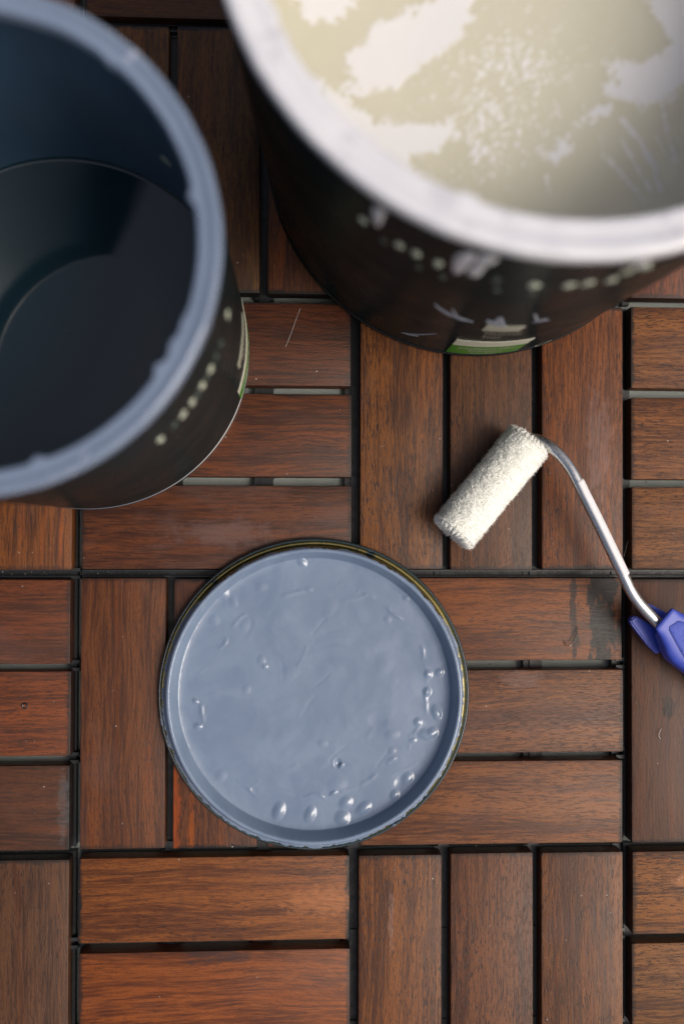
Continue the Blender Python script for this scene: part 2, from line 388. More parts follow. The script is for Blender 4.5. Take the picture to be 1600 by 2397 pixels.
def text_on_cyl(name, txt, R, ang, z, size, out, mat, parent, sx=1.0, fit=None):
    cu = bpy.data.curves.new('lettering', 'FONT'); cu.body = txt; cu.size = size; cu.align_x = 'CENTER'; cu.align_y = 'CENTER'
    to = bpy.data.objects.new('lettering', cu); C.objects.link(to)
    m = bpy.data.meshes.new_from_object(to.evaluated_get(bpy.context.evaluated_depsgraph_get()))
    bpy.data.objects.remove(to)
    bm = bmesh.new(); bm.from_mesh(m)
    if fit: sx = fit/(max(v_.co.x for v_ in bm.verts)-min(v_.co.x for v_ in bm.verts))
    for v_ in bm.verts:
        zz = z+v_.co.y; Rz = rad_at(R, zz); a = math.radians(ang)+v_.co.x*sx/Rz
        v_.co = (math.cos(a)*(Rz+out), math.sin(a)*(Rz+out), zz)
    bm.to_mesh(m); bm.free(); m.materials.clear()
    return link(name, m, mat, parent)
def blob_on_cyl(name, R, ang, z, w, h, mat, parent, bulge=.0008, seed=0, drip=0.0):
    # an irregular thick drop of paint lying on the wall
    n, nr = 18, 5; V = [on_cyl(R, ang, z, bulge)]; F = []; r_ = random.Random(seed)
    ph = [r_.uniform(0, 6.28) for _ in range(4)]
    for j in range(1, nr+1):
        for k in range(n):
            t = 2*math.pi*k/n; rr = j/nr*(1+.12*math.sin(2*t+ph[0])+.10*math.sin(3*t+ph[1])+.07*math.sin(5*t+ph[2]))
            du, dz = math.cos(t)*rr*w/2, math.sin(t)*rr*h/2
            if drip and dz > 0: du *= 1+.5*dz/(h/2)
            V.append(on_cyl(R, ang+math.degrees(du/rad_at(R, z)), z+dz, bulge*math.sqrt(max(0, 1-(j/nr)**2))))
    for k in range(n): F.append((0, 1+k, 1+(k+1) % n))
    for j in range(nr-1):
        for k in range(n):
            a, b = 1+j*n+k, 1+j*n+(k+1) % n; F.append((a, a+n, b+n, b))
    return link(name, mesh(name, V, F, True), mat, parent)
def streak_on_cyl(name, R, pts, w, mat, parent, seed=0):
    # thin tapering streak following (angle, z) points
    P_ = spline([Vector((a, z, 0)) for a, z in pts], 8); V = []; F = []; r_ = random.Random(seed); n = len(P_)
    for i, p in enumerate(P_):
        s = math.sin(math.pi*(i+.3)/(n-.4))**.6
        for k in range(5):
            u = k/4-.5; zz = p.y+u*w*s*(1+.3*r_.uniform(-1, 1)); V.append(on_cyl(R, p.x, zz, .0002+.0003*(1-(2*u)**2)))
    for i in range(n-1):
        for k in range(4): F.append((i*5+k, (i+1)*5+k, (i+1)*5+k+1, i*5+k+1))
    return link(name, mesh(name, V, F, True), mat, parent)

CREAM = plain('cream_print', lin(196, 198, 180), .4)
GREEN = plain('green_print', lin(62, 128, 36), .4)
DOTM = plain('pale_print', lin(190, 198, 180), .45)
DIMDOT = plain('grey_green_print', lin(70, 84, 78), .45)
PANEL = plain('stone_print', lin(165, 166, 150), .45)

def tin(name, label, loc, R, H, ring_w, bottom_mat, inner_mat, rim_mat, wob, Rb=None):
    Rb = Rb or R; Q = Rb
    t = thing(name, label, 'paint tin', loc)
    Ri = R-.0010
    prof = rounded([(Rb-.0010, .0026), (Rb-.0009, .0060), (R-.0010, H-.012), (R-.0004, H-.009), (R-.0004, H-.006)], .001, 3)
    link('outer_wall', lathe('outer_wall', prof, 220), BLACKTIN, t)
    link('bottom_seam', lathe('bottom_seam', rounded([(Rb-.004, .0012), (Rb-.004, .0003), (Rb-.0006, .0003), (Rb-.0003, .0008), (Rb-.0003, .0018), (Rb-.0006, .0024), (Rb-.0012, .0028)], .0004, 3), 220), bottom_mat, t)
    link('inner_wall', lathe('inner_wall', [(R-.0024, H-.006), (Rb+(R-Rb)*.5-.0024, H*.5), (Rb-.0024, .0070), (Rb-.006, .0042), (R*.5, .004), (.0001, .004)], 220), inner_mat, t)
    # lever ring: rolled outer edge, groove, rounded inner lip
    W = ring_w; z = H
    ring = rounded([(R-.0010, z-.0085), (R-.0006, z-.0060), (R-.0004, z-.0018), (R-.0016, z-.0001), (R-W*.34, z-.0001),
                    (R-W*.46, z-.0010), (R-W*.56, z-.0014), (R-W*.74, z-.0014), (R-W*.92, z-.0016),
                    (R-W, z-.0034), (R-W, z-.0075), (R-W+.001, z-.0085), (R-.0032, z-.0072)], .0016, 4)
    link('rim_ring', lathe('rim_ring', ring, 320, wob), rim_mat, t)
    return t

# ---- left tin: nearly empty, thin dark blue paint inside, blue-grey smeared rim
LX, LY, LR, LH = .0065, .1206, .0865, .2088
def paint_rim_mat(name, c0, c1, cm, thr, rough):
    a = M(name); o = a.obj(); f = a.noise(o, 55, 5.0, .6); g = a.noise(o, 240, 3.0)
    s = a.ramp(a.math('ADD', f, a.math('MULTIPLY', a.math('SUBTRACT', g, .5), .2)), thr, thr+.05)
    base = a.mix(a.noise(o, 30, 3.0), c0, c1); base = a.mix(s, base, cm)
    a.set(Base_Color=base, Roughness=a.ramp(g, .3, .7, rough*.8, rough*1.2)); a.bump(f, .1, .0004); a.b.inputs['Coat Weight'].default_value = .6; a.b.inputs['Coat Roughness'].default_value = .1; return a.m
BLUERIM = paint_rim_mat('blue_grey_painted_rim', lin(98, 113, 136), lin(118, 133, 156), lin(152, 160, 180), .64, .14)
def wobL(t, pr):
    k = (pr[:, 1] > LH-.0085)[None, :]*1.0; inner = (pr[:, 0] < LR-.008)[None, :]*1.0
    n = vn.fbm(np.cos(t)*9+20, np.sin(t)*9+20, 4); lump = 0*t
    for ang, h_, w_ in ((12, .0022, 1.6), (-26, .0018, 2.2), (-33, .0026, 1.7), (-71, .0026, 1.6), (-20, .0012, 2.5), (52, .0010, 2.0)):
        lump = lump+.75*h_*np.exp(-(((np.degrees(t)-ang+180) % 360-180)/w_)**2)
    return k*n*.0005-inner*lump, k*n*.0006+inner*lump*.3
NAVY = M('navy_stained_inside'); _o = NAVY.obj(); _f = NAVY.noise(NAVY.vmul(_o, (1, 1, .35)), 40, 4.0, .6)
NAVY.set(Base_Color=NAVY.mix(_f, lin(42, 64, 84), lin(70, 98, 124)), Roughness=.3); NAVY = NAVY.m
t1 = tin('paint_tin', 'smaller open black tin at the left with blue grey smeared rim and dark inside', (LX, LY, .0), LR, LH, .0094, CHROME, NAVY, BLUERIM, wobL)
liq = M('dark_blue_liquid'); liq.set(Base_Color=lin(26, 46, 56), Roughness=.04); liq.b.inputs['Specular IOR Level'].default_value = .55
_o = liq.obj(); liq.bump(liq.noise(_o, 14, 1.0), .05, .002)
link('paint', lathe('paint', [(LR-.0024, .0556), (LR-.0030, .0546), (LR-.0044, .0541), (LR*.5, .054), (.0002, .054)], 200), liq.m, t1)
cyl_patch('label_band', LR-.001, -18, 14, .0056, .0220, .0004, GREEN, t1)
cyl_patch('label_stripe', LR-.001, -18, 14, .0222, .0335, .0004, CREAM, t1)
text_on_cyl('lettering', 'Intelligent Matt\nEmulsion', LR-.001, -2, .0140, .0066, .00055, CREAM, t1)
text_on_cyl('lettering', 'National\nTrust', LR-.001, -2, .054, .009, .0005, PANEL, t1)
cyl_patch('label_panel', LR-.001, -13, 4, .062, .072, .0004, PANEL, t1)
DOT = None
def dots(R, lst, z, parent, seed):
    r_ = random.Random(seed)
    for ang, big in lst:
        blob_on_cyl('printed_dot', R, ang, z+r_.uniform(-.001, .001), .0036*(1 if big else .85), .0100*(1 if big else .85), DOTM if big else DIMDOT, parent, .0006, seed+int(ang*10))
dots(LR-.001, [(-46.2, 1), (-37.5, 1), (-33.6, 1), (-28.7, 1), (-23.9, 1), (-20.3, 0), (-16.6, 0), (-9.1, 1), (-41, 0), (-31, 0), (-26, 0)], .158, t1, 5)
# stray drops on the inside wall and rim of the left tin
for ang, z, w_ in ((50.1, .106, .006), (34, .150, .0035)):
    bl = blob_on_cyl('paint_drop', LR-.0024, ang, z, w_, w_*1.2, plain('pale_drop', lin(150, 160, 140), .4), t1, -.0008, 3)

# ---- right tin: bigger, full of cream paint with a dried white skin
RX, RY, RR, RH = .2146, .2318, .1238, .2255
RB_ = .1134; LEAN = math.radians(1.1); LEANX = math.radians(.75)        # wider at the mouth than at the foot, leaning a touch
RW = lambda z: RB_-.0010+(RR-RB_)*min(1, max(0, (z-.006)/(RH-.018)))
WHITERIM = paint_rim_mat('white_painted_rim', lin(202, 204, 211), lin(210, 212, 218), lin(194, 195, 203), .60, .35)
def wobR(t, pr):
    k = (pr[:, 1] > RH-.0085)[None, :]*1.0
    n = vn.fbm(np.cos(t)*8+50, np.sin(t)*8+50, 4); n2 = vn.fbm(np.cos(t)*30+9, np.sin(t)*30+70, 2)
    inner = (pr[:, 0] < RR-.013)[None, :]*1.0
    return k*(n*.0008)-inner*np.clip(n2-.08, 0, 1)*.006, k*(n*.0014)
WHITEIN = plain('paint_coated_inside', lin(168, 166, 158), .5, nscale=40, namp=.06)
DARKSEAM = plain('dark_seam', lin(40, 42, 44), .25, .6)
t2 = tin('paint_tin', 'larger black tin full of cream paint, with a thick white painted rim', (RX, RY, .0012), RR, RH, .0146, DARKSEAM, WHITEIN, WHITERIM, wobR, RB_)
t2.rotation_euler = (-LEANX, -LEAN, 0)
def u2d(u, v_, z):   # photograph position -> tin-local XY at height z (through the fitted camera pose)
    Rm = cam.rotation_euler.to_matrix(); d = Rm @ Vector(((u-800)/2331, -(v_-1198.5)/2331, -1)); k = (z-cam.location.z)/d.z
    p = cam.location+d*k; return p.x, p.y
ZP = .138; RP = RW(.138)-.0012
N = 620; ax = np.linspace(-RP, RP, N); X, Y = np.meshgrid(ax, ax, indexing='ij')
def seg(px, py, a, b):
    dx, dy = b[0]-a[0], b[1]-a[1]; t_ = np.clip(((px-a[0])*dx+(py-a[1])*dy)/(dx*dx+dy*dy), 0, 1)
    return np.hypot(px-a[0]-t_*dx, py-a[1]-t_*dy)
def poly_sd(px, py, poly):
    d = np.full(px.shape, 1e9); ins = np.zeros(px.shape, bool); n = len(poly)
    for i in range(n):
        a, b = poly[i], poly[(i+1) % n]; d = np.minimum(d, seg(px, py, a, b))
        c = ((a[1] > py) != (b[1] > py)) & (px < (b[0]-a[0])*(py-a[1])/(b[1]-a[1]+1e-12)+a[0]); ins ^= c
    return np.where(ins, -d, d)
def L2(pts): return [(x-RX+math.tan(LEAN)*ZP, y-RY-math.tan(LEANX)*ZP) for x, y in (u2d(u, v_, ZP) for u, v_ in pts)]
z2 = lambda *p: [(800+x*.5102, y*.5102) for x, y in p]
skin_polys = [z2((140,110),(270,60),(400,30),(520,-60),(620,-60),(600,60),(550,140),(510,210),(400,270),(330,330),(240,400),(110,440),(20,420),(40,340),(30,260),(110,220)),
              z2((-260,-80),(60,-80),(40,20),(-60,80),(-140,90),(-180,60)),
              z2((1370,-60),(1700,-60),(1700,360),(1560,400),(1460,480),(1380,515),(1290,470),(1190,465),(1190,400),(1240,370),(1210,300),(1330,290),(1460,250),(1510,205),(1430,110)),
              z2((1105,560),(1140,500),(1230,470),(1240,510),(1170,560)),
              z2((920,720),(960,680),(1020,610),(1060,600),(1060,640),(1020,710),(970,755),(930,745)),
              z2((-120,380),(60,500),(230,580),(400,560),(500,540),(530,630),(440,690),(320,720),(330,800),(220,760),(60,640),(-60,560)),
              ]
nz = lambda sc, o=4, s=0: vn.fbm(X*sc+80+s, Y*sc+80-s, o, .6)
edge = nz(190, 6)*.0115+nz(620, 3)*.0065
skin = np.zeros_like(X)
for pg in skin_polys:
    skin = np.maximum(skin, sstep(.0015, -.0013, poly_sd(X, Y, L2(pg))+edge*.9))
# flecks: denser in the middle, thinning outwards, drawn out along the pour
fx, fy = L2(z2((640, 480)))[0]
ca, sa = math.cos(.9), math.sin(.9); U = (X-fx)*ca+(Y-fy)*sa; V_ = -(X-fx)*sa+(Y-fy)*ca
dens = np.exp(-((U/.046)**2+(V_/.036)**2))*(.75+1.1*vn.fbm(X*55+4, Y*55+9, 3))
fl = vn.fbm(U*430+40, V_*760+40, 4, .65)+.10*vn.fbm(U*1500+3, V_*1500+8, 2)
thr = .25-.29*dens
fleck = sstep(thr, thr+.14, fl+.02)*np.clip(dens*1.5+.18, 0, 1)
skin = np.maximum(skin, fleck*.97)
# long running streaks near the lower right
for a_, b_, w_, amp in [((1270,560),(1350,650),.0014,.75),((1350,650),(1420,780),.0014,.8),((1420,780),(1450,890),.0010,.7),((1270,650),(1330,760),.0009,.6),((1330,760),(1400,880),.0010,.6),
                   ((1460,500),(1480,620),.0010,.7),((1480,620),(1520,760),.0009,.6),((1210,740),(1290,830),.0011,.55),((1290,830),(1370,930),.0010,.5),((1175,630),(1190,740),.0007,.4),((930,820),(945,900),.0008,.5),((1430,640),(1500,760),.0007,.4)]:
    A_, B_ = L2(z2(a_)+z2(b_)); d_ = seg(X, Y, A_, B_)+nz(420, 3)*.0024
    skin = np.maximum(skin, min(1, amp*1.35)*sstep(w_*1.35, w_*.3, d_)*np.clip(.85+1.4*nz(900, 2, 7), 0, 1))
Rr = np.hypot(X, Y); inside = Rr <= RP
# paint sheet as one grid clipped to the tin, the skin standing proud
Zs = ZP+skin*.00022+nz(60, 3)*.0005
idx = -np.ones(X.shape, int); keep = Rr <= RP; idx[keep] = np.arange(keep.sum())
Vp = np.stack([X[keep], Y[keep], Zs[keep]], -1)
q4 = np.stack([idx[:-1, :-1], idx[1:, :-1], idx[1:, 1:], idx[:-1, 1:]], -1).reshape(-1, 4); q4 = q4[(q4 >= 0).all(1)]
pm_ = bpy.data.meshes.new('paint'); pm_.vertices.add(len(Vp)); pm_.vertices.foreach_set('co', Vp.reshape(-1).astype(np.float32))
pm_.loops.add(q4.size); pm_.loops.foreach_set('vertex_index', q4.reshape(-1).astype(np.int32)); pm_.polygons.add(len(q4))
pm_.polygons.foreach_set('loop_start', (np.arange(len(q4))*4).astype(np.int32)); pm_.polygons.foreach_set('loop_total', np.full(len(q4), 4, np.int32)); pm_.update(calc_edges=True)
pm_.polygons.foreach_set('use_smooth', np.ones(len(q4), bool))
at = pm_.attributes.new('skin', 'FLOAT', 'POINT'); at.data.foreach_set('value', skin[keep].astype(np.float32))
pa = M('cream_paint_with_skin'); f_ = pa.vattr('skin'); o_ = pa.obj()
liqc = pa.mix(pa.noise(o_, 26, 3.0), lin(188, 186, 166), lin(201, 199, 183))
pa.set(Base_Color=pa.mix(f_, liqc, lin(215, 216, 219)), Roughness=pa.ramp(f_, .2, .8, .16, .6))
link('paint', pm_, pa.m, t2)
# label, printed dots, drips and pale streaks on the front of the right tin, at the places measured in the photograph
M2 = Matrix.Translation((RX, RY, .0012)) @ Matrix.Rotation(-LEAN, 4, 'Y') @ Matrix.Rotation(-LEANX, 4, 'X'); M2i = M2.inverted()
def on_wall(u, v_):
    Rm = cam.rotation_euler.to_matrix(); d = M2i.to_3x3() @ (Rm @ Vector(((u-800)/2331, -(v_-1198.5)/2331, -1))); o = M2i @ cam.location
    g = lambda t_: math.hypot(o.x+d.x*t_, o.y+d.y*t_)-RW(o.z+d.z*t_)
    t0 = .25; 
    while t0 < .56 and g(t0) > 0: t0 += .002
    a_, b_ = t0-.002, t0
    for _ in range(25):
        c_ = (a_+b_)/2
        if g(c_) > 0: a_ = c_
        else: b_ = c_
    p = o+d*b_; return math.degrees(math.atan2(p.y, p.x)), p.z
ze = lambda x, y: on_wall(800+x*.3827, 560+y*.3827)
zd = lambda x, y: on_wall(800+x*.5102, y*.5102)
gl, gr2, gb, gt = ze(672, 640)[0], ze(1124, 636)[0], ze(880, 696)[1], ze(900, 653)[1]
ct = ze(900, 624)[1]; gm_ = (gl+gr2)/2
cyl_patch('label_band', RW, gl, gr2, gb, gt-.0002, .0005, GREEN, t2)
cyl_patch('label_stripe', RW, gl, gr2, gt, ct, .0005, CREAM, t2)
hb = gt-gb
text_on_cyl('lettering', 'Intelligent Matt\nEmulsion', RW, gm_, gb+hb*.60, hb*.30, .00065, CREAM, t2, fit=math.radians(gr2-gl)*RB_*.78)
text_on_cyl('lettering', 'Water Based', RW, gm_, gb+hb*.16, hb*.20, .00065, CREAM, t2, fit=math.radians(gr2-gl)*RB_*.36)
pl0, pr0, pt0, pb0 = ze(858, 548)[0], ze(1120, 530)[0], ze(990, 528)[1], ze(990, 560)[1]
cyl_patch('label_panel', RW, pl0, pr0, pb0, pt0, .0005, PANEL, t2)
q1, q2 = ze(985, 573), ze(912, 592)
text_on_cyl('lettering', 'National', RW, q1[0], q1[1], .0086, .00065, PANEL, t2, fit=math.radians(pr0-pl0)*RB_*1.0)
text_on_cyl('lettering', 'Trust', RW, q2[0], q2[1], .0086, .00065, PANEL, t2, fit=math.radians(pr0-pl0)*RB_*.55)
r_ = random.Random(8)
for i, (x, y, w_, big) in enumerate([(95,1010,3.4,1),(190,1105,2.6,0),(262,1125,3.6,1),(340,1165,3.8,1),(440,1210,4.0,1),(350,1225,2.6,0),(705,1285,3.6,0),(705,1330,3,0),(880,1310,4.6,1),(870,1345,3,0),(1040,1310,4.4,1),(1125,1300,4.2,1),(1235,1285,4.2,1),(1310,1243,4.6,1),(1390,1225,4.0,1),(460,1270,3,0)]):
    A_, Z_ = zd(x, y); blob_on_cyl('printed_dot', RW, A_, Z_, w_*mm, w_*mm*2.3, DOTM if big else DIMDOT, t2, .0006, 80+i)
WPAINT = plain('white_paint', lin(206, 207, 212), .35)
for i, (x, y0, y1, w_) in enumerate(((165, 940, 1035, .0050), (548, 1140, 1268, .0052), (655, 1150, 1240, .0056), (612, 1200, 1280, .0044), (1385, 1170, 1215, .005))):
    A_, Z1 = zd(x, y1); A0_, Z0 = zd(x, y0); Z0 = min(Z0, RH-.006); blob_on_cyl('paint_drip', RW, (A_+A0_)/2, (Z0+Z1)/2, w_, max(Z0-Z1, .01), WPAINT, t2, .0010, i, drip=1)
STREAK = plain('thin_pale_streak', lin(138, 146, 160), .4)  # pale blue-grey streaks lying on the black wall
for i, (px, w_) in enumerate([([(425,1395),(470,1430),(530,1455),(600,1475)], .006), ([(505,1415),(530,1455),(560,1470)], .005), ([(660,1468),(700,1485),(760,1500)], .012), ([(690,1470),(720,1462),(745,1490)], .010),
                              ([(868,1478),(900,1470),(945,1465)], .008), ([(880,1440),(895,1470)], .005), ([(270,1523),(340,1532),(435,1528)], .004), ([(290,1530),(350,1540)], .003)]):  # last two streaks paint in a thin arc of highlight
    streak_on_cyl('pale_streak', RW, [zd(*p) for p in px], w_, STREAK, t2, i)
def oval(R, a, z, w_, h_, parent, mat):
    V = []; F = []; n = 28
    for k in range(n):
        t_ = 2*math.pi*k/n
        for s in (1.0, .8): V.append(on_cyl(R, a+math.degrees(math.cos(t_)*w_*s/2/rad_at(R, z)), z+math.sin(t_)*h_*s/2, .0004))
    for k in range(n): F.append((2*k, (2*k+2) % (2*n), (2*k+3) % (2*n), 2*k+1))
    return link('printed_oval', mesh('printed_oval', V, F), mat, parent)
oa, oz = ze(1215, 641); oval(RW, oa, max(oz, .008), .0095, .012, t2, PANEL)

# ================================================================ LID
LDX, LDY = .1282, -.0643
lid = thing('tin_lid', 'round upturned tin lid covered in wet blue grey paint, lying on the deck', 'lid', (LDX, LDY, .0))
GOLD = paint_rim_mat('gold_lacquer', lin(92, 86, 46), lin(132, 122, 74), lin(40, 52, 58), .56, .3)
GOLD.node_tree.nodes['Principled BSDF'].inputs['Metallic'].default_value = .9
EDGE = paint_rim_mat('dark_green_edge', lin(22, 38, 44), lin(34, 54, 60), lin(96, 112, 132), .60, .3)
Rl = .0838
met = rounded([(Rl-.0045, .0003), (Rl-.0010, .0003), (Rl, .0012), (Rl, .0030), (Rl-.0008, .0040), (Rl-.0016, .0036)], .0008, 4)
link('outer_curl', lathe('outer_curl', met, 260), EDGE, lid)
gold = rounded([(Rl-.0014, .0036), (Rl-.0022, .0030), (Rl-.0034, .0030), (Rl-.0040, .0046), (Rl-.0044, .0088), (Rl-.0056, .0112), (Rl-.0072, .0112), (Rl-.0086, .0080), (Rl-.0110, .0018), (Rl-.0150, .0008), (.0001, .0008)], .0012, 4)
link('pan', lathe('pan', gold, 260), GOLD, lid)
# wet paint: polar sheet following the pan, thick, lumpy, with a ragged outer edge
NT, NR = 900, 260
th = np.linspace(0, 2*np.pi, NT, endpoint=False)
gp = np.array(gold[::-1]); gr, gz = gp[:, 0], gp[:, 1]
# keep monotone r for interpolation
mono = np.concatenate([[True], np.diff(np.maximum.accumulate(gr)) > 1e-7]); gr, gz = gr[mono], gz[mono]
zc = lambda *p: [((300+x*.5421), (1200+y*.5421)) for x, y in p]
def lidp(x, y, z=.004):
    u, v_ = 300+x*.5421, 1200+y*.5421; a, b = u2d(u, v_, z); return a-LDX, b-LDY
# outer limit of the paint by direction (degrees, radius below the curl)
deg = np.degrees(th); deg = np.where(deg > 180, deg-360, deg)
lim = np.interp(deg, [-180, -150, -120, -100, -75, -50, -20, 0, 22, 30, 34, 60, 78, 95, 108, 118, 122, 140, 146, 160, 180],
                [Rl-.0024, Rl-.0020, Rl-.0018, Rl-.0017, Rl-.0020, Rl-.0026, Rl-.0032, Rl-.0032, Rl-.0030, Rl-.0036, Rl-.0052, Rl-.0056, Rl-.0050, Rl-.0050, Rl-.0050, Rl-.0046, Rl-.0054, Rl-.0052, Rl-.0030, Rl-.0030, Rl-.0026])
lim = lim+.0030*vn.fbm(np.cos(th)*16+10, np.sin(th)*16+10, 5, .7)
s_ = np.linspace(0, 1, NR)**.8
Rg = lim[:, None]*s_[None, :]; Xl = Rg*np.cos(th)[:, None]; Yl = Rg*np.sin(th)[:, None]
Zl = np.interp(Rg, gr, gz)
# paint fills the pan corner: level at .0032 with soft fillet
lev = .0030+.0006*vn.fbm(Xl*30+5, Yl*30+5, 3)
Zp = np.where(Rg < .0755, np.maximum(Zl+.0008, lev+np.clip((Rg-.069)/.0065, 0, 1)**2.4*.0014), Zl+.0008)
ripple = .0013*vn.fbm(Xl*42+3, Yl*42+9, 3, .5)+.0003*vn.fbm(Xl*150+3, Yl*150+9, 3, .5)
ridged = -np.abs(vn.fbm(Xl*34+60, Yl*34+13, 3, .5))*.0012
flat = sstep(.074, .066, Rg)
Zp = Zp+(ripple+ridged)*(.22+.78*flat)*.55
Zp = Zp+.00010*vn.fbm(Xl*300+3, Yl*300+9, 2)*sstep(.062, .072, Rg)
# a wandering fold where the paint has sagged, inside the wall
foldr = .0590+.0075*vn.fbm(np.cos(th)*4+2, np.sin(th)*4+2, 3)[:, None]+.004*np.sin(2*th+.6)[:, None]
Zp = Zp+.00042*np.exp(-((Rg-foldr)/.0011)**2)*np.clip(.05+3.2*vn.fbm(np.cos(th)*7+33, np.sin(th)*7+33, 3)[:, None], 0, 1)
bub = [(650,1290,34,1.4),(785,1305,32,1.3),(940,1255,26,1.1),(925,1320,34,1.5),(1015,1280,32,1.3),(1205,1150,24,1.2),(1175,1165,26,-.8),(1150,1220,20,1.1),(1330,865,24,1.3),(1250,905,18,1.0),
       (1285,960,30,1.2),(1315,950,22,1.1),(1290,775,18,1.1),(1295,700,18,.9),(1345,690,18,.9),(575,640,22,.7),(590,665,14,.8),(510,765,20,.6),(505,485,24,.6),(370,465,26,.7),(410,350,26,.8),(455,385,22,.7),
       (750,215,22,.9),(400,1140,26,.6),(1075,900,40,-.5),(1110,640,44,.4),(905,1085,18,-2.0),(918,1094,13,1.1),(700,690,36,.35),(660,450,40,.35),(870,410,36,.35),(300,925,16,.9),(290,815,14,.9),(1230,985,14,.8),
       (900,1180,36,.6),(885,1215,16,.9),(1140,960,26,.5),(840,1000,20,.6),(1120,460,18,.4),(780,330,16,.5),(575,320,24,.5),(1200,370,14,.7),(1140,1030,16,.4)]
rb = random.Random(4)
for bx_, by_, br, h_ in bub:
    x0, y0 = lidp(bx_, by_); r0 = br*.1263*mm*rb.uniform(.85, 1.05); e = rb.uniform(.75, 1.2); an = rb.uniform(0, 3.1)
    dx, dy = Xl-x0, Yl-y0; uu = (dx*math.cos(an)+dy*math.sin(an))*e; vv = (-dx*math.sin(an)+dy*math.cos(an))/e
    d_ = np.sqrt(uu**2+vv**2)/r0
    Zp = Zp+h_*(.00075 if h_ > .85 else .0005)*np.clip(1-(d_/1.25)**2, 0, 1)**1.6
# short brush scars: little ridges with sharp shoulders
for i in range(16):
    an = rb.uniform(0, 6.28); rr0 = .066*math.sqrt(rb.random()); x0, y0 = rr0*math.cos(an), rr0*math.sin(an); dr = rb.gauss(.7, .5)
    ln = rb.uniform(.003, .012); a_, b_ = (x0, y0), (x0+ln*math.cos(dr), y0+ln*math.sin(dr))
    d_ = seg(Xl+.004*vn.fbm(Xl*90, Yl*90, 2), Yl+.004*vn.fbm(Xl*90+7, Yl*90+3, 2), a_, b_); Zp = Zp+rb.choice((-1, 1))*.00008*np.exp(-(d_/rb.uniform(.0006, .0014))**2)
Pl = np.stack([Xl, Yl, Zp], -1)
skirt = Pl[:, -1:, :].copy(); skirt[..., :2] *= (1+.0004/np.linalg.norm(skirt[..., :2], axis=-1, keepdims=True)); skirt[..., 2] -= .0011
Pl = np.concatenate([Pl, skirt], 1)
wet = M('wet_blue_grey_paint'); o_ = wet.obj(); f1 = wet.noise(o_, 32, 4.0, .55, 1.2); f2 = wet.noise(o_, 110, 3.0)
wet.set(Base_Color=wet.mix(wet.ramp(f1, .32, .68), lin(104, 121, 145), lin(114, 131, 154)), Roughness=wet.ramp(f2, .35, .65, .06, .16)); wet.b.inputs['Specular IOR Level'].default_value = .5
link('wet_paint', grid_mesh('wet_paint', Pl, close_u=True), wet.m, lid)

# ================================================================ MINI ROLLER
rol = thing('mini_paint_roller', 'small paint roller with cream fleece sleeve, steel wire arm and blue handle', 'paint roller', (.242, .05, 0))
O = Vector((.242, .05, 0))
A0, A1 = Vector((.2010, .0225, .0150)), Vector((.2415, .0715, .0150))
axis = (A1-A0).normalized(); length = (A1-A0).length
side = axis.cross(Vector((0, 0, 1))).normalized(); upv = side.cross(axis)
FLEECE = M('cream_fleece'); _o = FLEECE.obj(); FLEECE.set(Base_Color=FLEECE.mix(FLEECE.noise(_o, 260, 3.0), lin(226, 228, 220), lin(238, 239, 233)), Roughness=.95)
FLEECE.b.inputs['Sheen Weight'].default_value = .3; FLEECE.b.inputs['Subsurface Weight'].default_value = .6; FLEECE.b.inputs['Subsurface Radius'].default_value = (1, 1, 1); FLEECE.b.inputs['Subsurface Scale'].default_value = .0028; FLEECE = FLEECE.m
rf = random.Random(21)
rc = .0112
# fleece pile: one thick lumpy sleeve with rounded ends, a dimple where the frame enters, and loose fibres over it
cn, cm = 620, 640; Rout = .0132
tt = np.linspace(0, 2*np.pi, cn, endpoint=False)
def sleeve_profile(n):
    # along the generator: end cap, rounded shoulder, side, shoulder, cap -> (s, r)
    pts = [(.0012, .0012), (.0002, .0040), (-.0006, .0080), (-.0002, .0112), (.0014, .0128), (.0040, Rout), (length/2, Rout), (length-.0040, Rout), (length-.0014, .0128), (length+.0002, .0112), (length+.0006, .0080), (length-.0002, .0040), (length-.0012, .0012)]
    p = spline([Vector((x, y, 0)) for x, y in pts], 40); d = [0]
    for q, r in zip(p, p[1:]): d.append(d[-1]+(r-q).length)
    u = np.linspace(0, d[-1], n); return np.interp(u, d, [q.x for q in p]), np.interp(u, d, [q.y for q in p]), u
ps, pr_, pu = sleeve_profile(cm)
nx, nr_ = np.gradient(pr_, pu), -np.gradient(ps, pu)          # outward normal in (s, r)
cu_, su_ = np.cos(tt)[:, None], np.sin(tt)[:, None]
# wool: fine curls on a cylinder, sampled so that it closes round the sleeve
f3 = lambda k, o, sd: .5*(vn.fbm(pu[None, :]*k+sd+0*cu_, Rout*cu_*k+60+sd, o, .6)+vn.fbm(pu[None, :]*k+sd+9+0*cu_, Rout*su_*k+30+sd, o, .6))
h = -np.abs(f3(700, 2, 5))*.0019+f3(1500, 2, 40)*.0011+f3(230, 3, 77)*.0018
lock = sstep(.0060, .0, np.minimum(pu, pu[-1]-pu))[None, :]+0*cu_
endl = sstep(.016, .010, np.minimum(pu, pu[-1]-pu))[None, :]*np.abs(np.sin(tt*14+5*vn.at(tt*3, tt*0)))[:, None]**.6*.0015
h = h+endl-.0004
S_ = ps[None, :]-nr_[None, :]*0+ (nx[None, :]*-1)*h*0
Nr, Ns = np.gradient(ps, pu), -np.gradient(pr_, pu)
rr_ = pr_[None, :]+h*Nr[None, :]; ss_ = ps[None, :]+h*Ns[None, :]
AX, SD, UP = (np.array(tuple(x)) for x in (axis, side, upv)); A0n = np.array(tuple(A0-O))
Pc = A0n+ss_[..., None]*AX+(rr_*cu_)[..., None]*SD+(rr_*su_)[..., None]*UP
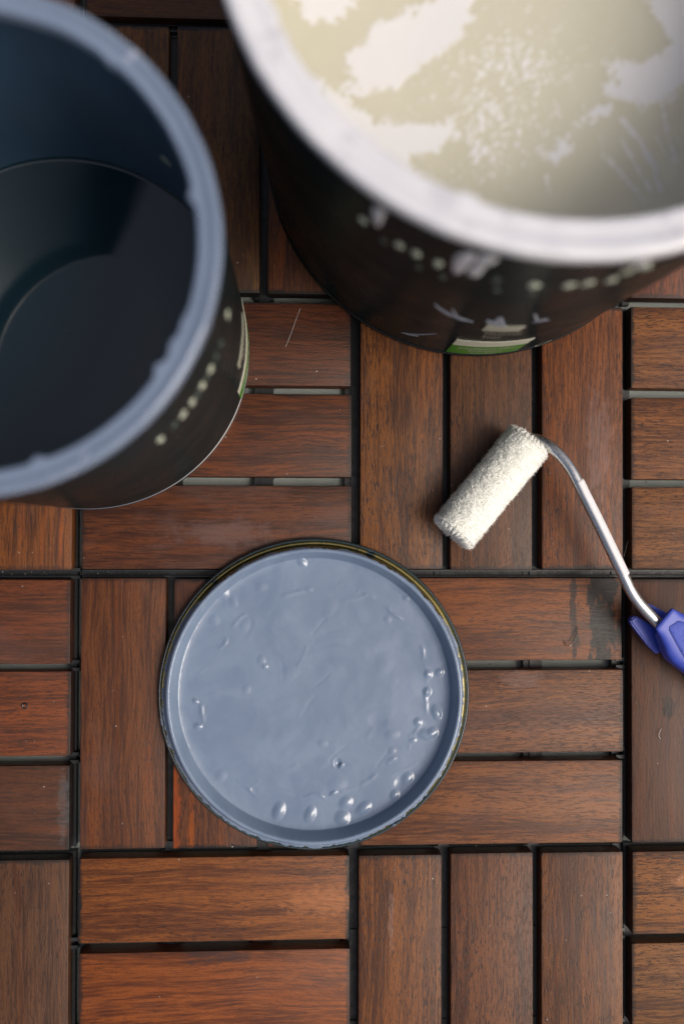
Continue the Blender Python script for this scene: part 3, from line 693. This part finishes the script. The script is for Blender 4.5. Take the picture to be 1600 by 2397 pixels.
Pc[..., 2] = np.maximum(Pc[..., 2], .0004)
link('pile', grid_mesh('pile', Pc, close_u=True), FLEECE, rol)
V = []; F = []
for n_ in range(15000):
    i = rf.randrange(cn); j = rf.randrange(cm); 
    if n_ % 4 == 0: j = rf.choice((rf.randrange(20, 160), cm-1-rf.randrange(20, 160)))
    p = Vector(Pc[i, j]); nrm = (side*math.cos(tt[i])+upv*math.sin(tt[i]))*float(Nr[j])+axis*float(Ns[j])
    d = (nrm+Vector((rf.gauss(0, .35), rf.gauss(0, .35), rf.gauss(0, .35)))).normalized(); ln = rf.uniform(.0006, .0016)
    if (p+d*ln).z < .0003: continue
    a = d.orthogonal().normalized(); a = Matrix.Rotation(rf.uniform(0, 6.28), 3, d) @ a; b = d.cross(a); k = len(V); w_ = rf.uniform(.00007, .00014)
    p = p-d*.0003
    V += [p+a*w_, p-a*w_*.5+b*w_*.87, p-a*w_*.5-b*w_*.87, p+d*(ln+.0003)+a*rf.gauss(0, .0002)]
    F += [(k, k+1, k+3), (k+1, k+2, k+3), (k+2, k, k+3)]
link('fuzz', mesh('fuzz', V, F, True), FLEECE, rol, kind='stuff')
# wire
STEEL = M('brushed_steel_wire'); _o = STEEL.obj(); STEEL.set(Base_Color=(.62, .63, .64), Metallic=1.0, Roughness=STEEL.ramp(STEEL.noise(_o, 700, 3.0), .3, .7, .26, .40)); STEEL = STEEL.m
wp = [A0+axis*.02, A1-axis*.004, A1+axis*.0012, Vector((.2452, .0728, .0158)), Vector((.2500, .0703, .0178)), Vector((.2548, .0663, .0198)), Vector((.2598, .0605, .0215)), Vector((.2640, .0535, .0228)),
      Vector((.2690, .0430, .0235)), Vector((.2770, .0270, .0238)), Vector((.2860, .0085, .0238)), Vector((.2912, -.0020, .0236)), Vector((.2946, -.0085, .0232)), Vector((.2990, -.0145, .0228)), Vector((.3050, -.0208, .0222)), Vector((.3110, -.0268, .0216)), Vector((.3170, -.0330, .0212))]
wpts = spline(wp, 8)
link('wire_arm', tube('wire_arm', [p-O for p in wpts], .00300, 18), STEEL, rol)
# white price sticker wrapped on the wire, open at one side
st0, st1 = Vector((.2655, .0505, .0231)), Vector((.2904, -.0003, .0237))
V = []; F = []; ns = 40
seq = [p for p in wpts if st1.y <= p.y <= st0.y and p.x > .262]
for i, p in enumerate(seq):
    d = (seq[min(i+1, len(seq)-1)]-seq[max(i-1, 0)]).normalized(); a = d.cross(Vector((0, 0, 1))).normalized(); b = a.cross(d)
    ang = [112, 92, 72, 50, 28, 6]
    if a.x > 0: pts = [p+(a*math.cos(math.radians(x))+b*math.sin(math.radians(x)))*.00306 for x in ang]
    else: pts = [p+(-a*math.cos(math.radians(x))+b*math.sin(math.radians(x)))*.00306 for x in ang]
    e = (pts[-1]-pts[-2]).normalized(); out = (a if a.x > 0 else -a)
    pts.append(pts[-1]+(e*.4+out*.6).normalized()*.0005)
    V += [x-O for x in pts]
nn = 7
for i in range(len(seq)-1):
    for k in range(nn-1): F.append((i*nn+k, (i+1)*nn+k, (i+1)*nn+k+1, i*nn+k+1))
sm_ = mesh('sticker', V, F, True); stk = link('sticker', sm_, plain('white_sticker', lin(220, 220, 224), .5), rol)
md = stk.modifiers.new('thick', 'SOLIDIFY'); md.thickness = .00012; md.offset = 1
# handle: top shell lofted along its axis, flange below with the wire slot
BLUE = M('blue_plastic'); _o = BLUE.obj(); BLUE.set(Base_Color=lin(52, 72, 172), Roughness=.42); BLUE.bump(BLUE.noise(_o, 2600, 2.0), .25, .0002); BLUE = BLUE.m
BLUETEX = M('blue_stippled_plastic'); _o = BLUETEX.obj(); BLUETEX.set(Base_Color=lin(57, 78, 176), Roughness=.5); BLUETEX.bump(BLUETEX.noise(_o, 1500, 2.0, .6), .8, .0005); BLUETEX = BLUETEX.m
H0 = Vector((.3098, -.0216, .0222)); hd = Vector((.765, -.643, -.09)).normalized(); hs = Vector((hd.y, -hd.x, 0)).normalized()   # hs: to the lower-left side
hu = hs.cross(hd).normalized()
if hu.z < 0: hu = -hu
def loft(name, secs, n=48, p=4.5):
    # secs: (s along, offset across, half width, z centre, half height)
    P = []
    for s, off, hw, zc_, hh in secs:
        row = []
        for k in range(n):
            t_ = 2*math.pi*k/n; c, sn_ = math.cos(t_), math.sin(t_)
            u_ = math.copysign(abs(c)**(2/p), c)*hw; v_ = math.copysign(abs(sn_)**(2/p), sn_)*hh
            row.append(H0+hd*s+hs*(off+u_)+hu*(zc_+v_)-O)
        P.append(row)
    P = np.array([[tuple(x) for x in r] for r in P]); m = grid_mesh(name, P.transpose(1, 0, 2), close_u=True); return m
shell = [(.0, 0, .0004, .0046, .0002), (.0, 0, .0064, .0046, .0008), (.0004, 0, .0070, .0046, .0012), (.0022, 0, .0074, .0043, .0015), (.0042, 0, .0080, .0028, .0030), (.006, .0, .0086, -.0002, .0058), (.0105, .0004, .0104, -.0006, .0062), (.015, .0010, .0122, -.0012, .0068),
         (.020, .0012, .0132, -.0020, .0078), (.028, .0008, .0132, -.0028, .0088), (.045, 0, .0126, -.0036, .0098), (.065, 0, .0115, -.0040, .0100), (.085, 0, .0120, -.0040, .0100), (.100, 0, .0128, -.0042, .0098), (.108, 0, .0118, -.0044, .0086), (.112, 0, .0080, -.0044, .0055), (.1125, 0, .001, -.0044, .001)]
link('handle', loft('handle', shell), BLUE, rol)
# flange: two prongs with a slot for the wire between them, lower than the shell
def prong(sgn, out, name='handle_prong'):
    bm = bmesh.new(); z0, z1 = -.0140, -.0088
    vs = [bm.verts.new(H0+hd*a+hs*(b*sgn)+hu*z0-O) for a, b in out]
    f_ = bm.faces.new(vs); r_ = bmesh.ops.extrude_face_region(bm, geom=[f_])
    for x in r_['geom']:
        if isinstance(x, bmesh.types.BMVert): x.co += hu*(z1-z0)
    bmesh.ops.recalc_face_normals(bm, faces=bm.faces)
    bmesh.ops.bevel(bm, geom=bm.edges[:], offset=.0008, segments=2, affect='EDGES')
    m = bpy.data.meshes.new(name); bm.to_mesh(m); bm.free(); m.polygons.foreach_set('use_smooth', [True]*len(m.polygons)); m.set_sharp_from_angle(angle=math.radians(40))
    return link(name, m, BLUE, rol)
prong(1, [(-.0067, .0064), (-.0074, .0098), (-.0060, .0112), (.0020, .0128), (.0096, .0142), (.0170, .0146), (.0170, .0040), (.0010, .0050)])
prong(-1, [(-.0065, .0002), (-.0062, .0022), (-.0045, .0036), (.0, .0046), (.0170, .0080), (.0170, .0002)])
# raised stippled grip panel on top, with its groove
V = []; F = []; outl = [(.0058, -.0008), (.0052, .0010), (.0062, .0028), (.012, .0050), (.018, .0072), (.024, .0088), (.034, .0094), (.060, .0080), (.090, .0080), (.097, .0060), (.097, -.006), (.09, -.008), (.060, -.0080), (.034, -.0090), (.022, -.0080), (.012, -.0058), (.0072, -.0042)]
so_ = spline([Vector((a, b, 0)) for a, b in outl+outl[:1]], 4)[:-1]
def top_z(s, b):
    ss = [x[0] for x in shell]; i = np.interp(s, ss, range(len(ss))); f = lambda k: np.interp(s, ss, [x[k] for x in shell])
    hw, hh, zc_, off = f(2), f(4), f(3), f(1); u_ = min(abs((b-off)/hw), .98); return zc_+hh*(1-u_**4.5)**(1/4.5)
cen = Vector((.05, 0, 0)); ring_ = []
for scale, dz in ((1.0, .00003), (.985, .00028), (.9, .00030), (.6, .00030), (.3, .0003)):
    row = []
    for p in so_:
        q = cen+(p-cen)*scale if scale < .95 else p+(cen-p).normalized()*(.0004*(scale < 1)); row.append(H0+hd*q.x+hs*q.y+hu*(top_z(q.x, q.y)+dz)-O)
    ring_.append(row)
Pg = np.array([[tuple(x) for x in r] for r in ring_]).transpose(1, 0, 2)
link('grip_panel', grid_mesh('grip_panel', Pg, close_u=True), BLUETEX, rol)
groove = [H0+hd*p.x+hs*p.y+hu*(top_z(p.x, p.y)+.00004)-O for p in so_]
link('grip_groove', tube('grip_groove', groove+groove[:1], .00016, 6, False), plain('dark_blue_groove', lin(30, 34, 100), .6), rol)

# ================================================================ LINT
def fibre(name, lab, cat, pts, rad, mat):
    P_ = [Vector(p) for p in pts]; o = Vector(P_[0]); o.z = 0
    t_ = link(name, tube(name, [p-o for p in spline(P_, 6)], rad, 6), mat, None, o); t_['label'] = lab; t_['category'] = cat; return t_
def d2(u, v_, z=.0004): x, y = u2d(u, v_, z); return (x, y, z)
fibre('fibre', 'short straight pale fibre on the slat between the two tins', 'fibre', [d2(702, 722), d2(691, 752, .0006), d2(680, 783, .0006), d2(668, 812)], .00008, plain('pale_fibre', lin(200, 196, 196), .6))
fibre('fibre', 'small curled dark thread on the stained slat left of the blue handle', 'fibre', [d2(1320, 1500), d2(1325, 1512, .001), d2(1334, 1506, .0012), d2(1344, 1492, .0012), d2(1349, 1478, .0008), d2(1351, 1468)], .00016, plain('dark_fibre', lin(30, 32, 36), .7))
fibre('fibre', 'thin dark hair standing in the gap behind the steel wire of the roller', 'fibre', [d2(1470, 1254, -.006), d2(1466, 1275, -.001), d2(1461, 1296, .0006), d2(1456, 1310, .0008)], .0001, plain('grey_fibre', lin(90, 80, 76), .7))
fibre('fibre', 'tiny hooked white fibre on the knotted slat below the blue handle', 'fibre', [d2(1546, 1706), d2(1542, 1716, .0008), d2(1541, 1724, .0008), d2(1545, 1730)], .00014, plain('white_fibre', lin(190, 185, 182), .6))

# grit and crumbs that have fallen into the joints
rg = random.Random(31); V = []; F = []
def crumb(x, y, z, r):
    k = len(V)
    for a_, b_, c_ in ((1, 0, 0), (-1, 0, 0), (0, 1, 0), (0, -1, 0), (0, 0, 1), (0, 0, -1)):
        V.append((x+a_*r*rg.uniform(.6, 1.3), y+b_*r*rg.uniform(.6, 1.3), z+(c_*.7+.7)*r*rg.uniform(.7, 1.1)))
    F.extend([(k, k+2, k+4), (k+2, k+1, k+4), (k+1, k+3, k+4), (k+3, k, k+4), (k+2, k, k+5), (k+1, k+2, k+5), (k+3, k+1, k+5), (k, k+3, k+5)])
for i in range(260):                                    # along the middle joint, on the black frame
    crumb(rg.uniform(-.05, .36), rg.uniform(-.0022, .0022), -ST-.0012, rg.choice((.00018, .00022, .0003, .00042)))
for i in range(90): crumb(rg.uniform(-.05, .36), rg.choice((.15, -.15))+rg.uniform(-.002, .002), -ST-.0012, rg.choice((.0002, .0003, .0004)))
for j in (.0249, .0749, .1249, -.0251, -.0749, -.1249, -.0499, -.0998, .0499, .0998):
    for i in range(26): crumb(rg.uniform(-.05, .36), j+rg.uniform(-.002, .002), -.0162, rg.choice((.0002, .0003, .0005)))
gr_ = link('grit', mesh('grit', V, F), plain('pale_grit', lin(150, 144, 134), .8, nscale=400, namp=.6), kind='stuff'); gr_['label'] = 'pale grit and crumbs scattered in the dark joints of the deck'; gr_['category'] = 'grit'
